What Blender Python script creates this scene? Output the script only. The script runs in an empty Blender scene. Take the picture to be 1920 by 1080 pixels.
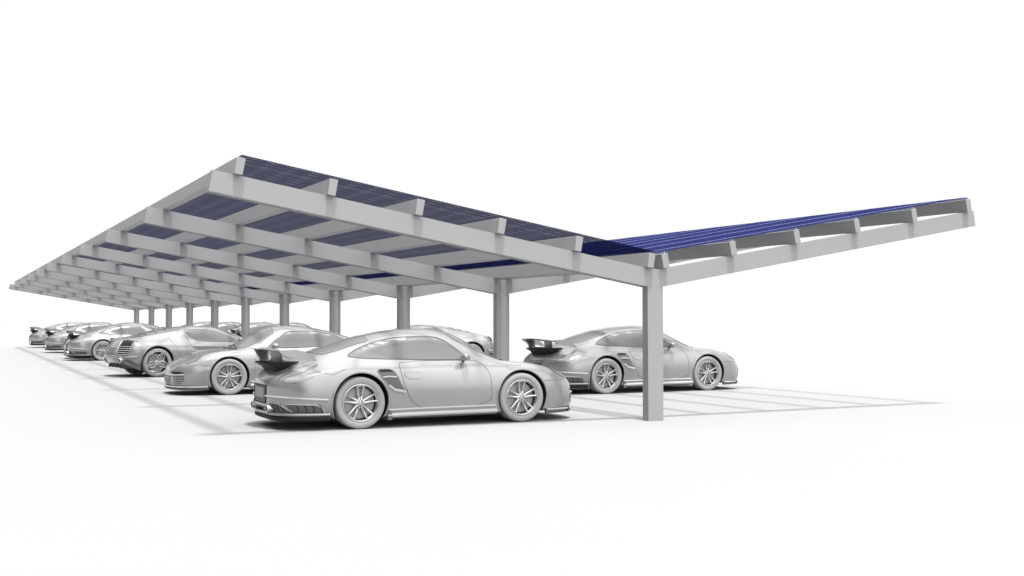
import bpy, bmesh, math
import numpy as np
from mathutils import Vector, Matrix, geometry
from mathutils.bvhtree import BVHTree

scn = bpy.context.scene
C = bpy.data.collections.new("carport_scene")
scn.collection.children.link(C)
PI = math.pi

# ------------------------------------------------------------------ materials
def new_mat(name):
    m = bpy.data.materials.new(name)
    m.use_nodes = True
    return m, m.node_tree.nodes, m.node_tree.links

def plain(name, col, rough=0.5, metal=0.0, spec=0.5, var=0.0, scale=6.0, coat=0.0, bump=0.0):
    m, N, L = new_mat(name)
    b = N['Principled BSDF']
    b.inputs['Roughness'].default_value = rough
    b.inputs['Metallic'].default_value = metal
    b.inputs['Specular IOR Level'].default_value = spec
    b.inputs['Coat Weight'].default_value = coat
    b.inputs['Coat Roughness'].default_value = 0.12
    tc = N.new('ShaderNodeTexCoord')
    nz = N.new('ShaderNodeTexNoise'); nz.inputs['Scale'].default_value = scale
    nz.inputs['Detail'].default_value = 4
    L.new(tc.outputs['Object'], nz.inputs['Vector'])
    mr = N.new('ShaderNodeMapRange')
    mr.inputs['To Min'].default_value = 1 - var; mr.inputs['To Max'].default_value = 1 + var
    L.new(nz.outputs['Fac'], mr.inputs['Value'])
    mx = N.new('ShaderNodeVectorMath'); mx.operation = 'SCALE'
    mx.inputs[0].default_value = col
    L.new(mr.outputs['Result'], mx.inputs['Scale'])
    L.new(mx.outputs['Vector'], b.inputs['Base Color'])
    if bump:
        bp = N.new('ShaderNodeBump'); bp.inputs['Strength'].default_value = bump
        bp.inputs['Distance'].default_value = 0.002
        L.new(nz.outputs['Fac'], bp.inputs['Height']); L.new(bp.outputs['Normal'], b.inputs['Normal'])
    return m

M = {}
M['steel'] = plain('painted_steel', (0.245, 0.245, 0.248), 0.55, var=0.03, scale=1.2)
M['body'] = plain('car_paint', (0.265, 0.265, 0.265), 0.24, metal=0.35, var=0.015, scale=2.0, coat=0.5)
M['glass'] = plain('car_glass', (0.135, 0.135, 0.135), 0.2, spec=0.35, var=0.01, coat=0.0)
M['trim'] = plain('bright_trim', (0.38, 0.38, 0.38), 0.25, var=0.01)
M['tyre'] = plain('tyre_rubber', (0.26, 0.26, 0.26), 0.6, var=0.02, scale=20)
M['rim'] = plain('rim_metal', (0.42, 0.42, 0.42), 0.22, metal=0.75, var=0.01)
M['disc'] = plain('brake_metal', (0.26, 0.26, 0.26), 0.45, metal=0.1, var=0.02)
M['dark'] = plain('dark_plastic', (0.018, 0.018, 0.018), 0.6, spec=0.15, var=0.05)
M['mid'] = plain('grey_plastic', (0.10, 0.10, 0.10), 0.5, spec=0.3, var=0.03)
M['slot'] = plain('vent_recess', (0.045, 0.045, 0.045), 0.7, spec=0.1)
M['seam'] = plain('panel_gap', (0.06, 0.06, 0.06), 0.8)
M['ground'] = plain('pale_concrete', (0.276, 0.276, 0.276), 0.9, spec=0.1, var=0.006, scale=0.8)
M['joint'] = plain('white_profile', (0.33, 0.35, 0.50), 0.5); M['rail'] = plain('dark_gap_rail', (0.03, 0.03, 0.05), 0.5)

# solar sheet: tinted translucent laminate, clear when looked at square on, dense at a grazing angle
def solar_mat(name, dif):
    m, N, L = new_mat(name)
    out = N['Material Output']; N.remove(N['Principled BSDF'])
    geo = N.new('ShaderNodeNewGeometry')
    dot = N.new('ShaderNodeVectorMath'); dot.operation = 'DOT_PRODUCT'
    L.new(geo.outputs['Incoming'], dot.inputs[0]); L.new(geo.outputs['True Normal'], dot.inputs[1])
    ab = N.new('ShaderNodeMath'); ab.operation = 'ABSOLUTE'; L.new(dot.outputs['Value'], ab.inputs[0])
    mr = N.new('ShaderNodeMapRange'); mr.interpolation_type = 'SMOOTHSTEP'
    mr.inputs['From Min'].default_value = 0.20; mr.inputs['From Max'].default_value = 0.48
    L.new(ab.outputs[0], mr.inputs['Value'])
    # cell grid in the sheet's own coordinates
    tc = N.new('ShaderNodeTexCoord'); sp = N.new('ShaderNodeSeparateXYZ'); L.new(tc.outputs['Object'], sp.inputs[0])
    def line(axis, pitch, width):
        d = N.new('ShaderNodeMath'); d.operation = 'MULTIPLY'; L.new(sp.outputs[axis], d.inputs[0]); d.inputs[1].default_value = 1 / pitch
        f = N.new('ShaderNodeMath'); f.operation = 'FRACT'; L.new(d.outputs[0], f.inputs[0])
        s = N.new('ShaderNodeMath'); s.operation = 'SUBTRACT'; L.new(f.outputs[0], s.inputs[0]); s.inputs[1].default_value = 0.5
        a = N.new('ShaderNodeMath'); a.operation = 'ABSOLUTE'; L.new(s.outputs[0], a.inputs[0])
        r = N.new('ShaderNodeMapRange'); r.interpolation_type = 'SMOOTHSTEP'
        h = 0.5 * width / pitch
        r.inputs['From Min'].default_value = h * 1.4; r.inputs['From Max'].default_value = h * 0.6
        r.inputs['To Min'].default_value = 0; r.inputs['To Max'].default_value = 1
        L.new(a.outputs[0], r.inputs['Value']); return r
    l1 = line('Y', 0.2037, 0.05); l2 = line('X', 0.27, 0.10)
    # rows show faintly, crossings show more
    k = N.new('ShaderNodeMath'); k.operation = 'MULTIPLY_ADD'; L.new(l2.outputs[0], k.inputs[0])
    k.inputs[1].default_value = 0.65; k.inputs[2].default_value = 0.35
    kk = N.new('ShaderNodeMath'); kk.operation = 'MULTIPLY'; L.new(k.outputs[0], kk.inputs[0]); L.new(l1.outputs[0], kk.inputs[1])
    def mixc(fac, a, b):
        x = N.new('ShaderNodeMix'); x.data_type = 'RGBA'
        for s, v in (('A', a), ('B', b)):
            i = [q for q in x.inputs if q.name == s and q.type == 'RGBA'][0]
            if hasattr(v, 'type') and v.type == 'RGBA': L.new(v, i)
            else: i.default_value = (*v, 1)
        L.new(fac, x.inputs['Factor'])
        return [q for q in x.outputs if q.type == 'RGBA'][0]
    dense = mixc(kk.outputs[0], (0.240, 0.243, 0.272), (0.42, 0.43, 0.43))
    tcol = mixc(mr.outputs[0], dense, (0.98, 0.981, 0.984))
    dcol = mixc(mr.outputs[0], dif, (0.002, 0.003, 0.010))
    tr = N.new('ShaderNodeBsdfTransparent'); L.new(tcol, tr.inputs['Color'])
    df = N.new('ShaderNodeBsdfDiffuse'); L.new(dcol, df.inputs['Color'])
    ad = N.new('ShaderNodeAddShader'); L.new(tr.outputs[0], ad.inputs[0]); L.new(df.outputs[0], ad.inputs[1])
    L.new(ad.outputs[0], out.inputs['Surface'])
    return m
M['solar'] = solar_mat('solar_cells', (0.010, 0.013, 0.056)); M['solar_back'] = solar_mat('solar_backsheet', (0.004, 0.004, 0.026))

# ------------------------------------------------------------------ mesh helper
class MB:
    def __init__(s): s.v = []; s.f = []; s.m = []; s.sm = []
    def add(s, vs, fs, mi=0, smooth=True):
        o = len(s.v); s.v += [tuple(p) for p in vs]
        s.f += [tuple(i + o for i in f) for f in fs]; s.m += [mi] * len(fs); s.sm += [smooth] * len(fs)
    def box(s, lo, hi, mi=0, mat=None):
        vs = [Vector((x, y, z)) for x in (lo[0], hi[0]) for y in (lo[1], hi[1]) for z in (lo[2], hi[2])]
        if mat is not None: vs = [mat @ p for p in vs]
        s.add(vs, [(0, 1, 3, 2), (4, 6, 7, 5), (0, 4, 5, 1), (2, 3, 7, 6), (0, 2, 6, 4), (1, 5, 7, 3)], mi, False)
    def tube(s, pts, r, n=6, mi=0, closed=False, flat=1.0):
        pts = [Vector(p) for p in pts]; vs = []; fs = []; k = len(pts)
        for i, p in enumerate(pts):
            a = pts[(i - 1) % k] if (closed or i > 0) else pts[i]
            b = pts[(i + 1) % k] if (closed or i < k - 1) else pts[i]
            t = (b - a).normalized() if (b - a).length > 1e-9 else Vector((1, 0, 0))
            u = t.cross(Vector((0, 0, 1)))
            if u.length < 0.05: u = t.cross(Vector((0, 1, 0)))
            u.normalize(); w = t.cross(u)
            rr = r[i] if isinstance(r, (list, tuple)) else r
            for j in range(n):
                an = 2 * PI * j / n
                vs.append(p + u * math.cos(an) * rr + w * math.sin(an) * rr * flat)
        for i in range(k if closed else k - 1):
            i2 = (i + 1) % k
            for j in range(n):
                j2 = (j + 1) % n
                fs.append((i * n + j, i * n + j2, i2 * n + j2, i2 * n + j))
        if not closed:
            fs.append(tuple(range(n - 1, -1, -1))); fs.append(tuple((k - 1) * n + j for j in range(n)))
        s.add(vs, fs, mi)
    def lathe_y(s, prof, n=64, mi=0, centre=(0, 0, 0), closed=False):
        """prof: (radius, y) turned round the Y axis"""
        vs = []; fs = []; k = len(prof)
        for j in range(n):
            a = 2 * PI * j / n
            for r, y in prof: vs.append((centre[0] + r * math.cos(a), centre[1] + y, centre[2] + r * math.sin(a)))
        for j in range(n):
            j2 = (j + 1) % n
            for i in range(k if closed else k - 1):
                i2 = (i + 1) % k
                fs.append((j * k + i, j * k + i2, j2 * k + i2, j2 * k + i))
        s.add(vs, fs, mi)
    def build(s, name, mats, parent=None, angle=35, loc=(0, 0, 0)):
        me = bpy.data.meshes.new(name); me.from_pydata(s.v, [], s.f); me.validate()
        if len(me.polygons) == len(s.f):
            me.polygons.foreach_set('material_index', s.m)
            me.polygons.foreach_set('use_smooth', s.sm)
        bm = bmesh.new(); bm.from_mesh(me); bmesh.ops.recalc_face_normals(bm, faces=bm.faces); bm.to_mesh(me); bm.free()
        me.set_sharp_from_angle(angle=math.radians(angle))
        for m in (mats if isinstance(mats, (list, tuple)) else [mats]): me.materials.append(m)
        o = bpy.data.objects.new(name, me); C.objects.link(o); o.location = loc
        if parent: o.parent = parent
        return o

def empty(name, loc, rz=0, label=None, cat=None, group=None):
    o = bpy.data.objects.new(name, None); C.objects.link(o)
    o.location = loc; o.rotation_euler = (0, 0, rz); o.empty_display_size = 0.3
    if label: o['label'] = label
    if cat: o['category'] = cat
    if group: o['group'] = group
    return o

def copy_tree(o, parent=None):
    c = o.copy(); C.objects.link(c); c.parent = parent
    for ch in kids[o.name]: copy_tree(ch, c)
    return c

# ------------------------------------------------------------------ ground
g = MB()
R0 = 900
g.add([(-R0, -R0, 0), (R0, -R0, 0), (R0, R0, 0), (-R0, R0, 0)], [(0, 1, 2, 3)], 0, False)
ground = g.build('ground', M['ground']); ground['kind'] = 'structure'

# ------------------------------------------------------------------ carport
U = 0.25198; S = 5.0; A = 0.1729; CA, SA = math.cos(A), math.sin(A)
H = 7.4649 * U; D = 1.0067 * U; DP = 0.1445; W = U; WING = 6.16
NB = 11; OH = 0.083; PH = 0.201; PW = 0.102; G = 0.003
PUR = [0.0, 1.172, 2.341, 3.506, 4.666, 5.821]
carport = empty('carport', (0, 0, 0), 0,
                'long open carport with white steel frames and two tilted solar roof wings in a V', 'carport')
def wing_pt(side, s_, n_, y):   # s along slope from bottom column corner, n square to it
    x = -s_ * CA + n_ * SA
    if side: x = W - x
    return Vector((x, y, H + s_ * SA + n_ * CA))
def sloped_box(mb, side, s0, s1, n0, n1, y0, y1, mi=0, sub=1):
    for k in range(sub):
        a = s0 + (s1 - s0) * k / sub; b = s0 + (s1 - s0) * (k + 1) / sub
    vs = [wing_pt(side, s_, n_, y) for s_ in (s0, s1) for y in (y0, y1) for n_ in (n0, n1)]
    mb.add(vs, [(0, 1, 3, 2), (4, 6, 7, 5), (0, 4, 5, 1), (2, 3, 7, 6), (0, 2, 6, 4), (1, 5, 7, 3)], mi, False)

def bevel(o, w=0.003):
    md = o.modifiers.new('bevel', 'BEVEL'); md.width = w; md.segments = 1; md.limit_method = 'ANGLE'
    md.harden_normals = False

proto_col = MB(); 
proto_col.add([(0, 0, 0), (W, 0, 0), (W, DP, 0), (0, DP, 0), (0, 0, H + 0.001), (W, 0, H + 0.001), (W, DP, H + 0.001), (0, DP, H + 0.001)],
              [(0, 3, 2, 1), (4, 5, 6, 7), (0, 1, 5, 4), (1, 2, 6, 5), (2, 3, 7, 6), (3, 0, 4, 7)], 0, False)
col0 = proto_col.build('column', M['steel'], carport); bevel(col0)
# beam halves meet at the column's middle
def rafter(side):
    mb = MB()
    zmid_b = H
    xm = W / 2
    def P(x, z, y): return ((x if not side else W - x), y, z)
    ztm = H + D / CA - math.tan(A) * xm
    pts = [(xm, H), (0, H)]
    tipb = (-WING * CA, H + WING * SA); tipt = (-WING * CA + D * SA, H + WING * SA + D * CA)
    pts += [tipb, tipt, (xm, ztm)]
    vs = [P(x, z, 0) for x, z in pts] + [P(x, z, DP) for x, z in pts]; n = len(pts)
    fs = [tuple(range(n)), tuple(range(2 * n - 1, n - 1, -1))] + [(i, (i + 1) % n, (i + 1) % n + n, i + n) for i in range(n)]
    mb.add(vs, fs, 0, False)
    # thin return lip along the rear lower edge
    vs = [wing_pt(side, s_, n_, y) for s_ in (0.002, WING - 0.001) for y in (DP - 0.012, DP + 0.004) for n_ in (-0.010, 0.004)]
    mb.add(vs, [(0, 1, 3, 2), (4, 6, 7, 5), (0, 4, 5, 1), (2, 3, 7, 6), (0, 2, 6, 4), (1, 5, 7, 3)], 0, False)
    return mb
rafL = rafter(0).build('rafter', M['steel'], carport)
rafR = rafter(1).build('rafter', M['steel'], carport)
for i in range(1, NB):
    for src in (col0, rafL, rafR):
        c = src.copy(); C.objects.link(c); c.parent = carport; c.location = (0, i * S, 0)
Y0 = -OH; Y1 = (NB - 1) * S + DP + OH
for side in (0, 1):
    for k, s0 in enumerate(PUR):
        if side: s0 = [0.004, 1.186, 2.37, 3.55, 4.74, 5.934][k]
        mb = MB(); sloped_box(mb, side, s0, s0 + PW, D + G, D + G + PH, Y0, Y1)
        o = mb.build('purlin', M['steel'], carport); bevel(o, 0.003)
# solar sheets: rows across the whole wing, 1.62 m deep, standing on small clamps above the purlins
PN = D + G + PH + 0.030
edges = [Y0, 0.50] 
while edges[-1] < Y1 - 1.7: edges.append(edges[-1] + 1.6333)
edges.append(Y1)
for side in (0, 1):
    s_lo, s_hi = (0.0, 5.87) if side == 0 else (0.0, 6.0)
    for k in range(len(edges) - 1):
        ya, yb = edges[k] + 0.003, edges[k + 1] - 0.003
        if k == 0: ya = edges[0]
        mb = MB()
        rot = Matrix.Rotation(0, 4, 'Z')
        # local frame: X along the slope, Y along the row, Z square to the sheet
        L_ = s_hi - s_lo
        dy = yb - ya
        mb.box((0, 0, 0), (L_, dy, 0.006))
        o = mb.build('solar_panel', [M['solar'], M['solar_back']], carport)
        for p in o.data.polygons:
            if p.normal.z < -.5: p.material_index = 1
        p0 = wing_pt(side, s_lo, PN, ya)
        if side == 0: ex = Vector((-CA, 0, SA)); ez = Vector((SA, 0, CA))
        else: ex = Vector((CA, 0, SA)); ez = Vector((-SA, 0, CA))
        ey = ez.cross(ex)
        if ey.y < 0:   # keep the frame right handed
            p0 = wing_pt(side, s_hi, PN, ya); ex = -ex; ey = ez.cross(ex)
        o.matrix_local = Matrix((( ex.x, ey.x, ez.x, p0.x), (ex.y, ey.y, ez.y, p0.y), (ex.z, ey.z, ez.z, p0.z), (0, 0, 0, 1)))
        if side == 1 and k > 0:   # pale joint strip between neighbouring sheets
            js = MB(); js.box((0, -0.009, -0.002), (L_, -0.001, 0.0080)); js.build('joint_strip', M['joint'], o)
for side in (0, 1):
    for k, s0 in enumerate(PUR):
        if side: s0 = [0.004, 1.186, 2.37, 3.55, 4.74, 5.934][k]
        mb = MB(); sloped_box(mb, side, s0 + .044, s0 + .060, D + G + PH - .001, PN - .001, Y0 + .004, Y1 - .004)
        mb.build('mounting_rail', M['joint'] if side else M['rail'], carport)  # added rails; colour paints the gap's bright line right, its darkness left

# ------------------------------------------------------------------ car building
def pchip(xs, ys):
    xs = np.array(xs, float); ys = np.array(ys, float); h = np.diff(xs); d = np.diff(ys) / h
    m = np.zeros(len(xs))
    for i in range(1, len(xs) - 1):
        if d[i - 1] * d[i] > 0:
            w1 = 2 * h[i] + h[i - 1]; w2 = h[i] + 2 * h[i - 1]
            m[i] = (w1 + w2) / (w1 / d[i - 1] + w2 / d[i])
    m[0] = d[0]; m[-1] = d[-1]
    def f(x):
        x = min(max(x, xs[0]), xs[-1]); i = min(max(int(np.searchsorted(xs, x)) - 1, 0), len(h) - 1)
        t = (x - xs[i]) / h[i]
        return float(ys[i] * (1 + 2 * t) * (1 - t) ** 2 + h[i] * m[i] * t * (1 - t) ** 2 + ys[i + 1] * t * t * (3 - 2 * t) + h[i] * m[i + 1] * t * t * (t - 1))
    return f

def smooth(xs, ys):   # natural-feeling Catmull spline through keys
    xs = list(map(float, xs)); ys = list(map(float, ys))
    def f(x):
        x = min(max(x, xs[0]), xs[-1]); i = 0
        while i < len(xs) - 2 and x > xs[i + 1]: i += 1
        def sl(j):
            if j == 0: return (ys[1] - ys[0]) / (xs[1] - xs[0])
            if j == len(xs) - 1: return (ys[-1] - ys[-2]) / (xs[-1] - xs[-2])
            h0 = xs[j] - xs[j - 1]; h1 = xs[j + 1] - xs[j]
            return ((ys[j] - ys[j - 1]) / h0 * h1 + (ys[j + 1] - ys[j]) / h1 * h0) / (h0 + h1)
        h = xs[i + 1] - xs[i]; t = (x - xs[i]) / h; m0, m1 = sl(i), sl(i + 1)
        return ys[i] * (1 + 2 * t) * (1 - t) ** 2 + h * m0 * t * (1 - t) ** 2 + ys[i + 1] * t * t * (3 - 2 * t) + h * m1 * t * t * (t - 1)
    return f

def section_curve(P, counts):
    """Catmull-Rom through the list P of (y,z); first two segments stay straight"""
    out = []; n = len(P)
    def tang(i):
        if i == n - 1: a, b = P[i - 1], P[i]; v = (b[0] - a[0], 0.0); return v   # flat at the crown
        a, b = P[i - 1], P[i + 1]; l1 = math.dist(P[i - 1], P[i]) + 1e-9; l2 = math.dist(P[i], P[i + 1]) + 1e-9
        return (((P[i][0] - a[0]) / l1 * l2 + (b[0] - P[i][0]) / l2 * l1) / (l1 + l2),
                ((P[i][1] - a[1]) / l1 * l2 + (b[1] - P[i][1]) / l2 * l1) / (l1 + l2))
    for i in range(n - 1):
        c = counts[i]; L_ = math.dist(P[i], P[i + 1])
        for k in range(c):
            t = k / c
            if i < 2:
                out.append((P[i][0] * (1 - t) + P[i + 1][0] * t, P[i][1] * (1 - t) + P[i + 1][1] * t))
            else:
                m0 = tang(i) if i > 2 else ((P[i + 1][0] - P[i][0]) / L_, (P[i + 1][1] - P[i][1]) / L_)
                m1 = tang(i + 1)
                if i + 1 == n - 1:
                    m1 = (-1.0, 0.0)
                h00 = (1 + 2 * t) * (1 - t) ** 2; h10 = t * (1 - t) ** 2; h01 = t * t * (3 - 2 * t); h11 = t * t * (t - 1)
                out.append(tuple(h00 * P[i][q] + h10 * L_ * m0[q] + h01 * P[i + 1][q] + h11 * L_ * m1[q] for q in (0, 1)))
    out.append(P[-1])
    return out

def loft_body(spec):
    keys = spec['keys']; xs = [k[0] for k in keys]
    F = [smooth(xs, [k[j] for k in keys]) for j in range(1, len(keys[0]))]
    xr0, xr, nr = spec['rear']; xf0, xf, nf = spec['front']
    st = []
    for k in range(22): st.append(xr0 + (xr - xr0) * math.sin(PI / 2 * (1 - k / 22.0)))
    nmid = 70
    for k in range(nmid + 1): st.append(xr0 + (xf0 - xr0) * k / nmid)
    for k in range(1, 23): st.append(xf0 + (xf - xf0) * math.sin(PI / 2 * k / 22.0))
    counts = [2, 2, 4, 4, 5, 5, 8, 6, 6]
    rows = []
    for x in st:
        pl = 1.0
        if x < xr0: pl = max(0.0, 1 - ((xr0 - x) / (xr0 - xr)) ** nr) ** (1 / nr)
        if x > xf0: pl = max(0.0, 1 - ((x - xf0) / (xf - xf0)) ** nf) ** (1 / nf)
        zb, ys, z3, y3, zm, ym, zf, yf, zbt, yb, zr, yr, zq, yq, zt = [f(x) for f in F]
        P = [(0, zb), (ys * .9, zb), (ys, zb + .035), (y3, z3), (ym, zm), (yf, zf), (yb, zbt), (yr, zr), (yq, zq), (0, zt)]
        P = [(p[0] * pl, p[1]) for p in P]
        rows.append([(x, y, z) for y, z in section_curve(P, counts)])
    n = len(rows[0]); bm = bmesh.new(); V = {}
    for sgn in (1, -1):
        for i, r in enumerate(rows):
            for j, p in enumerate(r):
                if sgn == -1 and (j == 0 or j == n - 1): V[(-1, i, j)] = V[(1, i, j)]; continue
                V[(sgn, i, j)] = bm.verts.new((p[0], sgn * p[1], p[2]))
        for i in range(len(rows) - 1):
            for j in range(n - 1):
                q = [V[(sgn, i, j)], V[(sgn, i + 1, j)], V[(sgn, i + 1, j + 1)], V[(sgn, i, j + 1)]]
                if sgn < 0: q.reverse()
                try: bm.faces.new(q)
                except ValueError: pass
    bmesh.ops.remove_doubles(bm, verts=bm.verts, dist=1e-5)
    bmesh.ops.dissolve_degenerate(bm, edges=bm.edges, dist=1e-5)
    bad = [e for e in bm.edges if len(e.link_faces) > 2]
    # at the two end slits left and right sheets share edges: fine, but close any hole
    bmesh.ops.holes_fill(bm, edges=[e for e in bm.edges if len(e.link_faces) == 1], sides=0)
    bmesh.ops.recalc_face_normals(bm, faces=bm.faces)
    return bm

class Surf:
    """shapes laid on a car body by projecting them along a direction"""
    def __init__(s, bm): s.t = BVHTree.FromBMesh(bm)
    def frame(s, mode, side=1):
        if mode == 'side': return Vector((0, 3 * side, 0)), Vector((1, 0, 0)), Vector((0, 0, 1)), Vector((0, -side, 0))
        if mode == 'top': return Vector((0, 0, 3)), Vector((1, 0, 0)), Vector((0, side, 0)), Vector((0, 0, -1))
        if mode == 'rear': return Vector((-5, 0, 0)), Vector((0, side, 0)), Vector((0, 0, 1)), Vector((1, 0, 0))
        if mode == 'front': return Vector((5, 0, 0)), Vector((0, side, 0)), Vector((0, 0, 1)), Vector((-1, 0, 0))
        # ('dir', direction pointing outwards)
        d = Vector(mode); d.normalize(); d = Vector((d.x, d.y * side, d.z))
        u = Vector((0, 0, 1)).cross(d).normalized() * (1 if side > 0 else -1)
        v = d.cross(u) if side > 0 else u.cross(d)
        if v.z < 0: v = -v
        return d * 5, u, v, -d
    def hit(s, mode, a, b, side=1, off=0.0):
        o, u, v, d = s.frame(mode, side)
        p = o + u * a + v * b
        h = s.t.ray_cast(p, d)
        if h[0] is None: return None
        return h[0] + (h[1] if off else Vector()) * 0 - d * off
    def line(s, mode, pts, side=1, off=0.0, step=0.03):
        out = []
        for (a0, b0), (a1, b1) in zip(pts[:-1], pts[1:]):
            n = max(1, int(math.dist((a0, b0), (a1, b1)) / step))
            for k in range(n):
                h = s.hit(mode, a0 + (a1 - a0) * k / n, b0 + (b1 - b0) * k / n, side, off)
                if h is not None: out.append(h)
        h = s.hit(mode, pts[-1][0], pts[-1][1], side, off)
        if h is not None: out.append(h)
        return out
    def patch(s, mb, mode, poly, side=1, off=0.004, step=0.035, mi=0, skirt=0.02):
        n = len(poly); bd = []
        for i in range(n):
            a, b = poly[i], poly[(i + 1) % n]; k = max(1, int(math.dist(a, b) / step))
            for q in range(k): bd.append((a[0] + (b[0] - a[0]) * q / k, a[1] + (b[1] - a[1]) * q / k))
        nb = len(bd); pts = list(bd)
        x0, x1 = min(p[0] for p in bd), max(p[0] for p in bd); z0, z1 = min(p[1] for p in bd), max(p[1] for p in bd)
        def inside(x, z):
            c = False
            for i in range(nb):
                (ax, az), (bx, bz) = bd[i], bd[(i + 1) % nb]
                if (az > z) != (bz > z) and x < (bx - ax) * (z - az) / (bz - az) + ax: c = not c
            return c
        x = x0 + step / 2
        while x < x1:
            z = z0 + step / 2
            while z < z1:
                if inside(x, z) and min(math.dist((x, z), q) for q in bd) > step * 0.4: pts.append((x, z))
                z += step
            x += step
        r = geometry.delaunay_2d_cdt([Vector(p) for p in pts], [(i, (i + 1) % nb) for i in range(nb)], [], 1, 1e-5)
        vs = []; ok = []
        for p in r[0]:
            h = s.hit(mode, p.x, p.y, side, off); ok.append(h is not None); vs.append(h if h is not None else Vector())
        fs = [tuple(f) for f in r[2] if all(ok[i] for i in f)]
        d = s.frame(mode, side)[3]
        # skirt: push the outline back into the body
        cnt = {}
        for f in fs:
            for i in range(len(f)):
                e = (f[i], f[(i + 1) % len(f)]); cnt[tuple(sorted(e))] = cnt.get(tuple(sorted(e)), 0) + 1
        base = len(vs); mp = {}
        for f in list(fs):
            for i in range(len(f)):
                a, b = f[i], f[(i + 1) % len(f)]
                if cnt[tuple(sorted((a, b)))] == 1:
                    for q in (a, b):
                        if q not in mp: mp[q] = len(vs); vs.append(vs[q] + d * skirt)
                    fs.append((b, a, mp[a], mp[b]))
        mb.add(vs, fs, mi)
    def outline(s, mb, mode, poly, side=1, r=0.004, off=0.001, mi=0, closed=True, step=0.03):
        p = s.line(mode, poly + ([poly[0]] if closed else []), side, off, step)
        if len(p) > 1: mb.tube(p, r, 5, mi)

def round_poly(pts, it=2):
    for _ in range(it):
        q = []
        for i in range(len(pts)):
            a, b = pts[i], pts[(i + 1) % len(pts)]
            q += [(a[0] * .75 + b[0] * .25, a[1] * .75 + b[1] * .25), (a[0] * .25 + b[0] * .75, a[1] * .25 + b[1] * .75)]
        pts = q
    return pts

kids = {}
def make_wheel(parent, x, side, yo, R, width, style, rr=0.72):
    """wheel centred at (x, y) with its outer face at yo; side +1 left / -1 right"""
    e = MB(); r = R
    ri = R * rr
    # tyre, profile from inner bead over the tread to the outer bead (y outward positive, 0 = outer face)
    w = width
    prof = [(ri, -w + .01), (R * .86, -w), (R * .95, -w + .008), (R * .992, -w + .03), (R, -w * .7), (R, -w * .5), (R, -w * .3),
            (R * .992, -.032), (R * .965, -.010), (R * .93, -.001), (R * .86, 0.002), (R * .79, -.002), (ri + .004, -.012), (ri - .004, -.02), (ri - .006, -.05)]
    t = MB(); t.lathe_y([(a, b) for a, b in prof], 72)
    for k in range(4):   # tread grooves are shallow steps left to shading
        pass
    m = Matrix.Rotation(0 if side > 0 else PI, 4, 'Z')
    def place(mb, name, mat, par=None):
        mb.v = [tuple((m @ Vector(p))) for p in mb.v]
        o = mb.build(name, mat, par if par else parent, 30)
        return o
    wheel = place(t, 'wheel', M['tyre'], parent); wheel.location = (x, side * yo, R)
    # rim: lip ring, barrel, spokes, hub
    rm = MB()
    rm.lathe_y([(ri - .004, -.016), (ri + .002, -.006), (ri - .006, -.003), (ri - .014, -.008), (ri - .018, -.03), (ri - .024, -.06)], 72)
    rm.lathe_y([(ri - .024, -.06), (ri - .032, -w + .03), (ri - .01, -w + .015)], 48, 1)
    hub = R * 0.18
    rm.lathe_y([(0.0005, -.022), (R * .07, -.022), (R * .075, -.027), (hub * .75, -.030), (hub, -.042), (hub, -.09), (0.0005, -.09)], 40)
    nsp = 5
    for k in range(nsp):
        c = PI / 2 + 2 * PI * k / nsp
        if style == 'v':
            for sg in (-1, 1):
                pts = []; rad = []
                for q in range(9):
                    f = q / 8; rrr = hub * .6 + (ri - .016 - hub * .6) * f
                    an = c + sg * (math.radians(13.0) * (.55 + .45 * f) + 0.18 * (1 - f) ** 2)
                    dep = -.040 + .024 * f ** 1.5 - 0.010 * math.sin(PI * f)
                    pts.append((rrr * math.cos(an), dep, rrr * math.sin(an))); rad.append(.021 - .009 * f)
                rm.tube(pts, rad, 8, 0, flat=1.0)
            # bridge where a pair meets the rim
            br = []
            for q in range(5):
                an = c + math.radians(-15 + 30 * q / 4); br.append(((ri - .022) * math.cos(an), -.020, (ri - .022) * math.sin(an)))
            rm.tube(br, .010, 6)
            an = c + PI / 5
            bx, bz = hub * .62 * math.cos(an), hub * .62 * math.sin(an)
            rm.lathe_y([(0.0005, -.026), (.009, -.026), (.012, -.030)], 8, 1, (bx, 0, bz))
        else:
            for sg in (-1, 1):   # each spoke forks into a Y
                pts = []
                for q in range(9):
                    f = q / 8; rrr = hub * .4 + (ri - .016 - hub * .4) * f
                    an = c + sg * math.radians(3 + (0 if f < .45 else 22 * (f - .45) / .55)) * (0.7 + .6 * f)
                    pts.append((rrr * math.cos(an), -.040 + .024 * f, rrr * math.sin(an)))
                rm.tube(pts, [.013 - .004 * q / 8 for q in range(9)], 8, 0)
                an2 = c + sg * math.radians(36)
            an = c + PI / 5
            pts = [(rr_ * math.cos(an), -.040 + .02 * rr_ / ri, rr_ * math.sin(an)) for rr_ in np.linspace(hub * .5, ri - .016, 5)]
            rm.tube([tuple(map(float, p)) for p in pts], .007, 6)
    rim = place(rm, 'rim', [M['rim'], M['dark']], wheel)
    bd = MB()
    bd.lathe_y([(0.0005, -.085), (R * .58, -.085), (R * .61, -.087), (R * .61, -.11), (0.0005, -.11)], 48)
    place(bd, 'brake_disc', M['disc'], wheel)
    return wheel

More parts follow.
